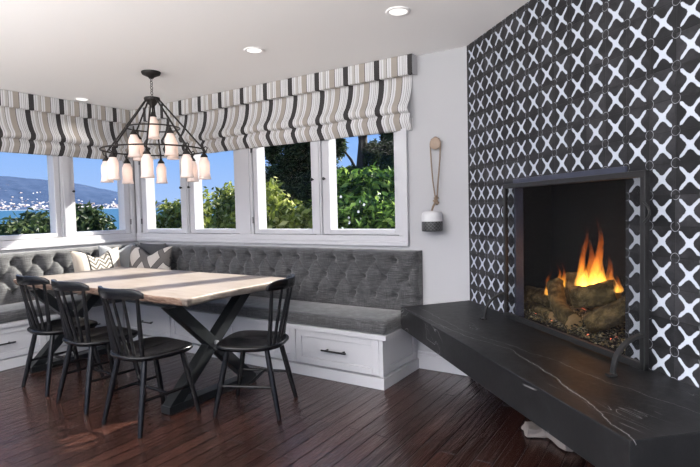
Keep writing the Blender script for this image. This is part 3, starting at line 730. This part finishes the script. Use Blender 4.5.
# ------------------------------------------------------------------ dining table
tb = thing('dining_table', 'live edge pale wood dining table on black steel X legs', 'table', (-3.745, 2.665, 0))
TH = .757
def edge_pts():
    L = 2.24/2; Wd = 1.04/2; rr = random.Random(5); pts = []
    def nz(t): return .012*math.sin(t*5.3+1)+.008*math.sin(t*11.7)+.004*math.sin(t*27+2)
    N = 44
    for k in range(N): t = -L+2*L*k/N; pts.append((t, -Wd + nz(t)))
    for k in range(18): t = -Wd+2*Wd*k/18; pts.append((L+.010*math.sin(t*9)+.004*math.sin(t*31), t))
    for k in range(N): t = L-2*L*k/N; pts.append((t, Wd + nz(t+4)))
    for k in range(18): t = Wd-2*Wd*k/18; pts.append((-L+.010*math.sin(t*8+1)+.004*math.sin(t*29), t))
    return pts
ep = edge_pts(); n = len(ep); m = MB()
lev = [(0, TH), (-.004, TH-.006), (.003, TH-.022), (.010, TH-.038), (.022, TH-.055)]
rr = random.Random(9); vs = []
for li, (ins, z) in enumerate(lev):
    for i, (x, y) in enumerate(ep):
        d = Vector((x/1.12, y/.52)); nx = Vector((x, y)).normalized()
        px_, py_ = ep[i-1]; qx_, qy_ = ep[(i+1) % n]; tn = Vector((qx_-px_, qy_-py_)).normalized(); nr = Vector((tn.y, -tn.x))
        j = rr.uniform(-.004, .004) if 0 < li else 0
        vs.append((x - nr.x*(ins+j), y - nr.y*(ins+j), z))
m.add(vs[:n], [tuple(range(n))]); m.add(vs[-n:], [tuple(range(n))[::-1]], mi=0)
m.add(vs, [(i*n+k, i*n+(k+1)%n, (i+1)*n+(k+1)%n, (i+1)*n+k) for i in range(len(lev)-1) for k in range(n)], True, 1)
m.m = [0 if (mi == 1 and sum(m.v[q][0] for q in f)/len(f) > 1.085) else mi for f, mi in zip(m.f, m.m)]  # right end takes the pale top wood, its sunlit brightness put into colour
m.build('table_top', [M['table'], M['tedge']], tb, weld=True)
def xleg(x):
    m = MB(); a, h_ = .36, TH-.056
    t = .10
    oy = -.175
    m.bar((x, oy-.405, .028), (x, oy+.395, .028), .05, t*.9, up=(0,0,1))
    def pl(y0, y1, dx):
        vs = [(x+dx-.040, oy+y0-.055, .05), (x+dx-.040, oy+y0+.055, .05), (x+dx-.040, oy+y1+.055, h_-.012), (x+dx-.040, oy+y1-.055, h_-.012)]
        vs += [(v[0]+.08, v[1], v[2]) for v in vs]
        m.add(vs, [(0,1,2,3),(7,6,5,4),(0,4,5,1),(1,5,6,2),(2,6,7,3),(3,7,4,0)])
    pl(-.345, .33, 0); pl(.335, -.33, .004)
    m.box((x-.05, oy-.32, h_-.012), (x+.05, oy+.40, h_))
    o = m.build('leg', M['steel'], tb, bevel=.003); o['label'] = 'black steel X leg'
    b = MB().tube([(x+.04, oy, .385), (x+.062, oy, .385)], .016, 8)
    b.build('bolt', M['bolt'], o)
xleg(.955); xleg(-.80)

# ------------------------------------------------------------------ spindle back chairs (face +y)
def make_chair():
    ch = thing('dining_chair', 'x', 'chair', group='black spindle back dining chairs')
    # seat
    outl = []
    def o_r(a):
        # shield outline: wide front corners, narrower rounded back
        c, s_ = math.cos(a), math.sin(a)
        hw = .230 if s_ > 0 else .230 - .032*(-s_)
        k = 4.2 if s_ > 0 else 2.7
        r = (abs(c/hw)**k + abs(s_/(.215 if s_ > 0 else .215))**k)**(-1/k)
        return r*c, r*s_
    n = 56; m = MB(); rings = []
    fr_ = [0, .2, .4, .58, .74, .86, .94, .985]
    def dish(x, y, f):
        d = -.013*math.exp(-((abs(x)-.085)/.075)**2 - ((y+.03)/.12)**2) - .005*math.exp(-(x/.1)**2-((y+.09)/.1)**2)
        return .462 + d + .003*max(0, y/.2)
    vs = [(0, 0, dish(0, 0, 0))]
    for f in fr_[1:]:
        for k in range(n):
            x, y = o_r(2*PI*k/n); vs.append((x*f, y*f, dish(x*f, y*f, f) - (.004 if f > .98 else 0)))
    for f, z in ((1.0, .451), (1.0, .443), (.93, .427), (.86, .422)):
        for k in range(n):
            x, y = o_r(2*PI*k/n); vs.append((x*f, y*f, z))
    fs_ = [(0, 1+k, 1+(k+1)%n) for k in range(n)]
    R_ = len(fr_)-1+4
    for i in range(R_-1):
        for k in range(n): fs_.append((1+i*n+k, 1+(i+1)*n+k, 1+(i+1)*n+(k+1)%n, 1+i*n+(k+1)%n))
    fs_.append(tuple(1+(R_-1)*n+k for k in range(n)))
    m.add(vs, fs_, True); m.build('seat', M['blk'], ch)
    legs = [((-.150, .130), (-.190, .215)), ((.150, .130), (.190, .215)), ((-.135, -.125), (-.192, -.212)), ((.135, -.125), (.192, -.212))]
    def at(i, z):
        (a, b), (c, d) = legs[i]; t = 1 - z/.425; return Vector((a+(c-a)*t, b+(d-b)*t, z))
    for i in range(4):
        MB().tube([at(i, .424), at(i, .36), at(i, .20), at(i, .06), at(i, .0)], [.0155, .0175, .0185, .0155, .0135], 12).build('leg', M['blk'], ch)
    for a, b in ((0, 2), (1, 3)):
        MB().tube([at(a, .195), (at(a, .195)+at(b, .195))/2, at(b, .195)], [.0085, .0105, .0085], 10).build('stretcher', M['blk'], ch)
    c1 = (at(0, .195)+at(2, .195))/2; c2 = (at(1, .195)+at(3, .195))/2
    MB().tube([c1, (c1+c2)/2, c2], [.0085, .0105, .0085], 10).build('stretcher', M['blk'], ch)
    # crest rail, bowed, and spindles
    def crest(t):  # t -1..1
        return Vector((.205*t, -.256 + .085*t*t, .805))
    for k in range(6):
        t = -.90 + 1.8*k/5
        top = crest(t) + Vector((0, .0, .015)); x0 = t*.165; y0 = -.165 + .022*abs(t)**2
        rdx = .0118 if k in (0, 5) else .0088
        MB().tube([(x0, y0, .443), (x0*.6+top.x*.4, y0*.6+top.y*.4, .443*.6+top.z*.4), top], [rdx*1.15, rdx*1.2, rdx*.85], 10).build('spindle', M['blk'], ch)
    m = MB(); N = 25; vs = []
    for i in range(N):
        t = -1.05+2.1*i/(N-1); c = crest(t); hgt = .064*math.sqrt(max(.2, 1-abs(t/1.08)**6)); z0 = .805 + .004*t*t; th = .0125
        d = Vector((.205, .17*t, 0)).normalized(); nr = Vector((-d.y, d.x, 0))
        for q, zz in ((-1, z0), (-1.1, z0+hgt*.5), (-.7, z0+hgt), (.7, z0+hgt), (1.1, z0+hgt*.5), (1, z0)):
            vs.append(c*1 + nr*q*th + Vector((0, -.010*(zz-.805)/.06, zz-.805)))
    k = 6
    m.add(vs, [(i*k+j, i*k+(j+1)%k, (i+1)*k+(j+1)%k, (i+1)*k+j) for i in range(N-1) for j in range(k)] + [tuple(range(k))[::-1], tuple((N-1)*k+j for j in range(k))], True)
    m.build('crest_rail', M['blk'], ch, bevel=.002)
    return ch
chair0 = make_chair()
CH = [(-4.02, 2.095, -3, 'black spindle back chair at the far left end of the near side of the table'), (-3.44, 2.05, -3, 'black spindle back chair, middle of the three along the near side of the table'),
      (-2.815, 2.005, -2, 'black spindle back chair nearest the camera on the near side, by the right X leg'), (-2.355, 2.475, 113, 'black spindle back chair with sunlit seat at the right end of the table')]
for i, (x, y, a, lb) in enumerate(CH):
    c = chair0 if i == 0 else copy_tree(chair0)
    c.location = (x, y, 0); c.rotation_euler = (0, 0, math.radians(a)); c['label'] = lb

# ------------------------------------------------------------------ chandelier
CX_, CY_ = -3.749, 2.798
cd = thing('chandelier', 'black iron tiered chandelier with frosted bell shades over the table', 'chandelier', (CX_, CY_, ZC))
MB().lathe([(.018, -.055), (.024, -.045), (.045, -.035), (.072, -.022), (.078, -.008), (.078, -.0005)], n=32).build('canopy', M['iron_d'], cd)
m = MB()
for k in range(7):
    z = -.066 - k*.022
    m.torus((0, 0, z), .011, .0028, 14, 6, normal='x' if k % 2 else 'y')
m.tube([(0, 0, -.05), (0, 0, -.058)], .004, 8)
m.build('chain', M['iron_d'], cd)
MB().lathe([(.012, -.205), (.020, -.209), (.062, -.214), (.066, -.226), (.062, -.238), (.045, -.250), (.030, -.272), (.015, -.290), (.008, -.30)], n=32).build('hub', M['iron_d'], cd)
RB, ZB, RM, ZM = .415, -.655, .212, -.468
MB().torus((0, 0, ZB), RB, .0065, 96, 8).build('ring', M['iron_d'], cd)
MB().torus((0, 0, ZM), RM, .0060, 72, 8).build('ring', M['iron_d'], cd)
tocam = Vector((0 - CX_, 0 - CY_, 0)).normalized(); rightv = Vector((math.sin(yb), math.cos(yb), 0))
def ang(deg): a = math.radians(deg); d = tocam*math.cos(a) + rightv*math.sin(a); return d
shade_me = None
shade_prof = [(.026, 0), (.030, -.004), (.034, -.016), (.040, -.030), (.0485, -.046), (.051, -.075), (.0505, -.115), (.050, -.150), (.053, -.178), (.059, -.200), (.062, -.208), (.060, -.209), (.056, -.199), (.050, -.177), (.047, -.150), (.0475, -.115), (.048, -.075), (.0455, -.048), (.037, -.032), (.031, -.018), (.024, -.005)]
sme = MB().lathe([(a*.86, b*.89) for a, b in shade_prof], n=28, cap=False).mesh('glass_shade'); sme.materials.append(M['shade'])
fme = MB().lathe([(.006, .066), (.007, .040), (.012, .036), (.013, .026), (.020, .020), (.029, .004), (.031, -.004), (.026, -.006)], n=20).mesh('shade_holder'); fme.materials.append(M['iron_d'])
def bell(p):
    a = bpy.data.objects.new('glass_shade', sme); COL.objects.link(a); a.parent = cd; a.location = p
    b = bpy.data.objects.new('shade_holder', fme); COL.objects.link(b); b.parent = a
    lb = bpy.data.lights.new('chandelier_bulb', 'POINT'); lb.energy = .22; lb.color = (1, .78, .6); lb.shadow_soft_size = .02
    lo = bpy.data.objects.new('chandelier_bulb', lb); COL.objects.link(lo); lo.location = Vector((CX_, CY_, ZC)) + Vector(p) + Vector((0, 0, -.10))
for k in range(8):
    d = ang(-8 + 45*k)
    MB().tube([d*.052 + Vector((0,0,-.226)), d*(RB-.004) + Vector((0,0,ZB))], .0072, 8).build('arm', M['iron_d'], cd)
    q = d*(RB+.0)
    MB().tube([q + Vector((0,0,ZB)), q + d*.018 + Vector((0,0,ZB+.016)), q + d*.032 + Vector((0,0,ZB+.004)), q + d*.026 + Vector((0,0,ZB-.022)), q + d*.010 + Vector((0,0,ZB-.03))], .005, 8).build('scroll', M['iron_d'], cd)
    bell(q + d*.004 + Vector((0, 0, ZB-.070)))
for k in range(4):
    d = ang(-50 + 90*k); bell(d*RM + Vector((0, 0, ZM-.066)))
MB().tube([(0, 0, -.29), (0, 0, -.33)], .006, 8).build('stem', M['iron_d'], cd)
bell(Vector((0, 0, -.37)))

# ------------------------------------------------------------------ bell on the wall
pk = MB().lathe([(.010, 0), (.012, .020), (.030, .024), (.044, .030), (.0465, .040), (.042, .048), (.001, .050)], (0, 0, 0), 28, axis='y').build('wall_peg', M['knob'])
pk.location = (-1.588, YB, 1.786); tag(pk, 'round pale wood peg on the white wall holding a rope', 'wall peg')
bl = thing('hanging_bell', 'white and black patterned ceramic bell on a rope beside the window', 'bell', (-1.603, YB-.088, 1.113))
def m_rope():
    t = NT('jute_rope'); n_ = t.n('TexWave'); t.l(t.coord((1,1,1)), n_.inputs[0]); n_.inputs['Scale'].default_value = 60; n_.bands_direction = 'DIAGONAL'
    return t.done(t.bsdf(t.mix(n_.outputs['Fac'], (.15, .10, .07), (.36, .28, .21)), .9, 0, t.bump(n_.outputs['Fac'], .5, .004), .1))
M['rope'] = m_rope()
def m_bellpat():
    t = NT('diamond_scored_black_glaze'); co = t.coord(); sp = t.n('SeparateXYZ'); t.l(co, sp.inputs[0])
    a = t.math('MULTIPLY', t.math('ARCTAN2', sp.outputs[1], sp.outputs[0]), .075); z = sp.outputs[2]
    p = t.math('PINGPONG', t.math('ADD', a, t.math('ADD', z, 2)), .0135); q = t.math('PINGPONG', t.math('ADD', t.math('SUBTRACT', a, z), 2), .0135)
    ln_ = t.math('LESS_THAN', t.math('MINIMUM', p, q), .0022)
    return t.done(t.bsdf(t.mix(ln_, (.010, .010, .011), (.11, .11, .115)), .5))
M['bellpat'] = m_bellpat(); M['bellwhite'] = simple('matte_white_ceramic', (.56, .56, .58), .5, var=.04, scale=40)
MB().lathe([(.079, .0765), (.079, .118), (.076, .138), (.066, .150), (.040, .156), (.012, .157)], n=36).build('bell_top', M['bellwhite'], bl)
MB().lathe([(.070, .0), (.078, .001), (.0805, .010), (.0805, .066), (.079, .0765)], n=36).build('bell_skirt', M['bellpat'], bl)
m = MB(); kz = .245; dy0 = .055
yk = .062
for s_ in (-1, 1):
    m.tube([(.016+s_*.006, yk-.012, kz), (.012+s_*.022, yk-.012, kz+.14), (.014+s_*.036, yk-.012, kz+.30), (.015+s_*.042, yk-.012, .672), (.015+s_*.030, yk-.012, .706), (.015, yk-.012, .722)], .0055, 8)
m.tube([(0, 0, .155), (.004, .012, .185), (.012, .030, .215), (.016, yk-.012, .245)], .008, 8)
m.build('rope', M['rope'], bl)
kn = MB(); 
for r0, c in ((.013, (.016, yk-.012, .255)), (.014, (.012, yk-.02, .232)), (.012, (.02, yk-.012, .218))):
    kn.torus(c, r0, .008, 18, 8, normal='x'); kn.torus(c, r0, .007, 18, 8)
kn.build('knot', M['rope'], bl)

# ------------------------------------------------------------------ outside: ground, sea, hills, town, plants
struct(MB().box((-30, YB+.3, -1.25), (8, 40, -1.2)).build('garden_ground', simple('garden_soil', (.06, .05, .03), .95, var=.4, scale=2)))
struct(MB().box((-40, -10, -1.25), (XA-.3, YB+.3, -1.2)).build('slope_ground', simple('slope_soil', (.06, .055, .03), .95, var=.4, scale=2)))
# sea and far shore, laid out by bearing from the house (degrees from +y toward -x)
def pol(b, r, z): a = math.radians(b); return (-r*math.sin(a), r*math.cos(a), z)
def m_sea():
    t = NT('sea_water'); n_ = t.noise(t.coord((.02, .05, 1)), 2, 4); return t.done(t.bsdf(t.mix(n_, (.010, .058, .115), (.020, .09, .165)), .55, 0, None, .3))
bs = [10 + i*5 for i in range(19)]
r0_, r1_ = 120, 1180; z0_, z1_ = -16, 1.3 + 1180*math.tan(math.radians(.60))
sea = MB(); sea.grid(lambda i, j: pol(bs[i], r0_+(r1_-r0_)*j/6, z0_+(z1_-z0_)*j/6), len(bs), 7)
struct(sea.build('sea', m_sea(), fix=False))
ridge = [(100, 3.2), (80, 3.9), (66.7, 3.78), (63.2, 3.45), (60.7, 3.15), (58.8, 2.68), (56.9, 2.27), (55, 1.75), (53.6, 1.25), (52.3, 1.05), (51, .85), (48, .8), (44, .78), (30, .75), (10, .7)]
def rid(b):
    for (b1, e1), (b0, e0) in zip(ridge, ridge[1:]):
        if b0 <= b <= b1: return e0 + (e1-e0)*(b-b0)/(b1-b0)
    return ridge[-1][1]
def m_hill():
    t = NT('haze_blue_scrub'); n_ = t.noise(t.coord((1,1,1.6)), .018, 6, .65); n2 = t.noise(t.coord(), .10, 3)  # scrub mottling with blue distance haze mixed into the base colour
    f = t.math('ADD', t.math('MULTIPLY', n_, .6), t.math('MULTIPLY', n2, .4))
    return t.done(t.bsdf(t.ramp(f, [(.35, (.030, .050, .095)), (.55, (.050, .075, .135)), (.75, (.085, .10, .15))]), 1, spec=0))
nb = 160; hills = MB()
def HP(i, j):
    b = 10 + 90*i/(nb-1); t = j/14; el = .60 + (rid(b)-.60)*math.sin(t*PI/2)**1.0
    el += .05*math.sin(b*7+j)*math.sin(t*PI) + .03*math.sin(b*19+j*2)*(0 < j)
    R_ = 1180 + 900*t; return pol(b, R_, 1.3 + R_*math.tan(math.radians(el)))
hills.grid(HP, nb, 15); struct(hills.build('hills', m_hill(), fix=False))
def m_town():
    t = NT('pale_house_walls'); ge = t.n('NewGeometry'); return t.done(t.bsdf(t.ramp(ge.outputs['Random Per Island'], [(0, (.30, .25, .24)), (.4, (.62, .55, .52)), (.8, (.85, .80, .78)), (1, (.42, .25, .20))]), .9, spec=.1))
town = MB(); rr = random.Random(4)
for _ in range(700):
    b = rr.uniform(42, 72); lev_ = min(1, abs(rr.gauss(.0, .10)) + .01) if rr.random() < .9 else rr.uniform(.05, .4)
    i = (b-10)/90*(nb-1); p = Vector(HP(i, lev_*14)); q = rr.uniform(1.0, 2.6); h_ = rr.uniform(1.0, 2.4)
    if rid(b) < 1.1 and lev_ > .35: continue
    town.box((p.x-q, p.y-q, p.z-2), (p.x+q, p.y+q, p.z+h_))
tag(town.build('hillside_town', m_town(), fix=False), 'pale houses of a distant town along the far shore', 'town', kind='stuff')
shore = MB(); shore.grid(lambda i, j: pol(10+90*i/90, 1165+22*j, 1.3+(1165+22*j)*math.tan(math.radians(.575+.05*j))), 91, 2)
struct(shore.build('beach', simple('pale_sand', (.62, .60, .58), .9), fix=False))

# plants
def m_leaf(name, stops):
    t = NT(name); ge = t.n('NewGeometry'); col = t.ramp(ge.outputs['Random Per Island'], stops)
    a = t.n('BsdfDiffuse'); b = t.n('BsdfTranslucent'); g = t.n('BsdfGlossy'); g.inputs['Roughness'].default_value = .4
    t.l(col, a.inputs[0]); t.l(col, b.inputs[0]); x = t.n('MixShader'); x.inputs[0].default_value = .38; t.l(a.outputs[0], x.inputs[1]); t.l(b.outputs[0], x.inputs[2])
    y = t.n('MixShader'); y.inputs[0].default_value = .02; t.l(x.outputs[0], y.inputs[1]); t.l(g.outputs[0], y.inputs[2]); return t.done(y.outputs[0])
M['leafA'] = m_leaf('dark_green_leaves', [(0, (.010, .018, .008)), (.4, (.022, .042, .014)), (.8, (.05, .075, .025)), (1, (.10, .12, .05))])
M['leafB'] = m_leaf('yellow_green_leaves', [(0, (.045, .06, .012)), (.4, (.14, .18, .03)), (.75, (.30, .34, .07)), (1, (.55, .55, .25))])
M['leafC'] = m_leaf('deep_green_leaves', [(0, (.010, .024, .007)), (.45, (.05, .11, .02)), (.8, (.15, .26, .045)), (1, (.32, .44, .11))])
M['leafD'] = m_leaf('cypress_needles', [(0, (.010, .018, .008)), (.5, (.028, .048, .018)), (1, (.085, .125, .05))])
M['trunk'] = simple('dark_trunk_bark', (.035, .028, .022), .9, var=.4, scale=8, bump=.8)
M['petal'] = simple('white_petals', (.85, .85, .82), .7)
def foliage(m, c, rad, n, size, rr, shell=.55, flat=1.0, droop=0):
    for _ in range(n):
        while True:
            d = Vector((rr.gauss(0, 1), rr.gauss(0, 1), rr.gauss(0, 1)))
            if d.length > .1: break
        d.normalize(); q = shell + (1-shell)*rr.random()**.6
        q *= 1 + .13*math.sin(d.x*9+c[0]*3)*math.sin(d.y*8+c[1])*1.2 + .10*math.sin(d.z*11+c[0])
        p = Vector((c[0]+d.x*rad[0]*q, c[1]+d.y*rad[1]*q, c[2]+d.z*rad[2]*q))
        nn = (d*.6 + Vector((rr.gauss(0, .6), rr.gauss(0, .6), rr.gauss(0, .6)+.25))).normalized()
        t_ = nn.cross(Vector((rr.gauss(0,1), rr.gauss(0,1), rr.gauss(0,1)-droop*3))).normalized(); u = nn.cross(t_)
        s_ = size*rr.uniform(.6, 1.3); wd = s_*.42*flat
        m.add([p - t_*s_, p + u*wd + nn*s_*.12, p + t_*s_, p - u*wd + nn*s_*.12], [(0,1,2,3)])
    return m
def shrub(name, label, cat, c, rad, n, size, mat, seed, z0=-1.2, group=None, lobes=5, flowers=0):
    rr = random.Random(seed); root = thing(name, label, cat, (c[0], c[1], z0), group=group)
    L = MB(); base = Vector((0, 0, c[2]-z0)); tops = []
    for k in range(lobes):
        a = 2*PI*k/lobes + rr.random(); off_ = Vector((math.cos(a)*rad[0]*.45, math.sin(a)*rad[1]*.45, rr.uniform(-.25, .35)*rad[2])) if lobes > 1 else Vector()
        cc = base + off_; sc = rr.uniform(.6, .8) if lobes > 1 else 1; tops.append(cc)
        foliage(L, cc, [x*sc for x in rad], int(n*2.0)//lobes, size*1.05, rr, .15)
    L.build('foliage', mat, root, fix=False)
    T = MB()
    for tp in tops:
        T.tube([(0, 0, 0), (tp.x*.3, tp.y*.3, tp.z*.4), tuple(tp)], [.05, .035, .015], 7)
    T.build('stem', M['trunk'], root)
    if flowers:
        Fm = MB()
        for k in range(flowers):
            cc = tops[k % lobes]; d = Vector((rr.gauss(0, 1), -abs(rr.gauss(0, 1))-.3, rr.gauss(0, .7))).normalized(); p = cc + Vector((d.x*rad[0]*.80, d.y*rad[1]*.98, d.z*rad[2]*.78))
            for q in range(4):
                a = q*PI/2 + rr.random(); t_ = Vector((math.cos(a), -.5, math.sin(a)))*.022
                u = Vector((-math.sin(a), 0, math.cos(a)))*.012
                Fm.add([p, p + t_*.5 + u, p + t_, p + t_*.5 - u], [(0,1,2,3)])
        Fm.build('blossoms', M['petal'], root, fix=False)
    return root
GA = 'dark shrubs outside the left windows'
shrub('shrub', 'dark green shrub outside the left window, far left of the frame', 'shrub', (-9.2, 3.8, .2), (1.0, .75, 1.10), 5200, .075, M['leafA'], 1, group=GA)
shrub('shrub', 'dark green shrub outside the left window, just left of the mullion', 'shrub', (-9.3, 4.75, .35), (.9, .6, 1.15), 5200, .075, M['leafA'], 2, group=GA)
shrub('shrub', 'tall dark shrub seen just right of the left window mullion', 'shrub', (-9.3, 5.35, .45), (.75, .42, 1.18), 4200, .07, M['leafA'], 3, group=GA)
shrub('shrub', 'low dark shrub before the water in the corner left window', 'shrub', (-9.3, 6.15, -.05), (.9, .62, 1.05), 4600, .075, M['leafA'], 4, group=GA)
GB = 'sunny green shrubs outside the back windows'
shrub('shrub', 'yellow green shrub seen in the back casement nearest the corner', 'shrub', (-10.55, 8.7, .42), (.95, .8, 1.60), 5200, .085, M['leafB'], 5, group=GB)
shrub('shrub', 'low yellow green shrub seen left in the corner back casement', 'shrub', (-11.9, 9.0, -.2), (.8, .7, 1.1), 3400, .085, M['leafB'], 6, group=GB)
shrub('shrub', 'low green shrub rising in the second back casement from the corner', 'shrub', (-8.5, 7.6, .05), (.75, .7, 1.15), 4600, .07, M['leafB'], 7, group=GB)
shrub('shrub', 'tall yellow green shrub at the right of the second back casement', 'shrub', (-7.40, 7.6, .58), (.7, .7, 1.48), 5600, .07, M['leafB'], 8, group=GB)
shrub('shrub', 'bushy yellow green shrub filling the third back casement', 'shrub', (-5.55, 6.6, .62), (1.0, .7, 1.25), 6500, .07, M['leafB'], 9, group=GB)
shrub('flowering_shrub', 'deep green shrub with white blossoms in the rightmost casement', 'shrub', (-3.6, 6.25, .45), (.95, .6, 1.28), 7500, .068, M['leafC'], 10, flowers=70)
shrub('shrub', 'leafy bright green shrub behind the white blossoms', 'shrub', (-4.15, 7.3, 1.05), (.95, .6, 1.05), 4500, .09, M['leafC'], 12, group=GB)
def tree(label, x, y, H_, crowns, seed, mat, size=.11, trunk=1.0):
    rr = random.Random(seed); root = thing('tree', label, 'tree', (x, y, -1.2), group='trees beyond the hedge')
    MB().tube([(0, 0, 0), (.08, .02, H_*.3), (-.06, .05, H_*.6), (.1, 0, H_*.95)], [.20*trunk, .16*trunk, .13*trunk, .05], 10).build('trunk', M['trunk'], root)
    br = MB(); L = MB()
    for (cx_, cy_, cz_, rx, ry, rz_, n) in crowns:
        br.tube([(0, 0, cz_*.7), (cx_*.5, cy_*.5, cz_*.88), (cx_, cy_, cz_)], [.07, .05, .02], 7)
        foliage(L, (cx_, cy_, cz_), (rx, ry, rz_), int(n*1.8), size, rr, .1, .6, .5)
    br.build('branch', M['trunk'], root); L.build('foliage', mat, root, fix=False)
tree('dark broad conifer standing farther left behind the third back casement shrub', -13.0, 15.8, 6.6, [(-.6, 0, 3.6, .9, .6, .8, 1800), (.4, 0, 5.6, .9, .5, .35, 1100), (-.75, 0, 5.2, .35, .4, .6, 700), (.75, 0, 4.3, .5, .5, .6, 900)], 34, M['leafD'])
tree('dark conifer with drooping boughs seen in the third back casement', -11.9, 15.2, 6.6, [(.45, -.2, 3.2, 1.0, .8, .7, 2200), (-.4, 0, 3.9, .9, .8, .8, 1800), (.15, 0, 4.8, 1.0, .9, .9, 3000), (.75, .2, 4.4, .8, .8, 1.2, 2600), (-.9, 0, 5.3, .55, .6, .35, 1000), (.5, 0, 5.8, 1.3, .9, .7, 2600), (-1.35, 0, 4.75, .30, .4, .45, 600)], 31, M['leafD'])
tree('dark tree with a bare trunk seen upper left in the rightmost casement', -9.05, 15.0, 6.6, [(-.2, 0, 5.35, 1.3, .6, .30, 1500), (-.95, 0, 4.75, .22, .3, .45, 420), (-.35, .1, 3.55, 1.1, .6, .45, 1900), (.35, .1, 4.3, .30, .4, .5, 600)], 32, M['leafD'], trunk=1.6)
tree('dark tree with hanging foliage at the right edge of the rightmost casement', -7.95, 15.0, 6.6, [(0, 0, 4.4, .36, .5, 1.1, 1900), (-.2, 0, 5.4, .9, .8, .4, 1300), (.1, 0, 3.5, .7, .5, .6, 1500)], 33, M['leafD'])
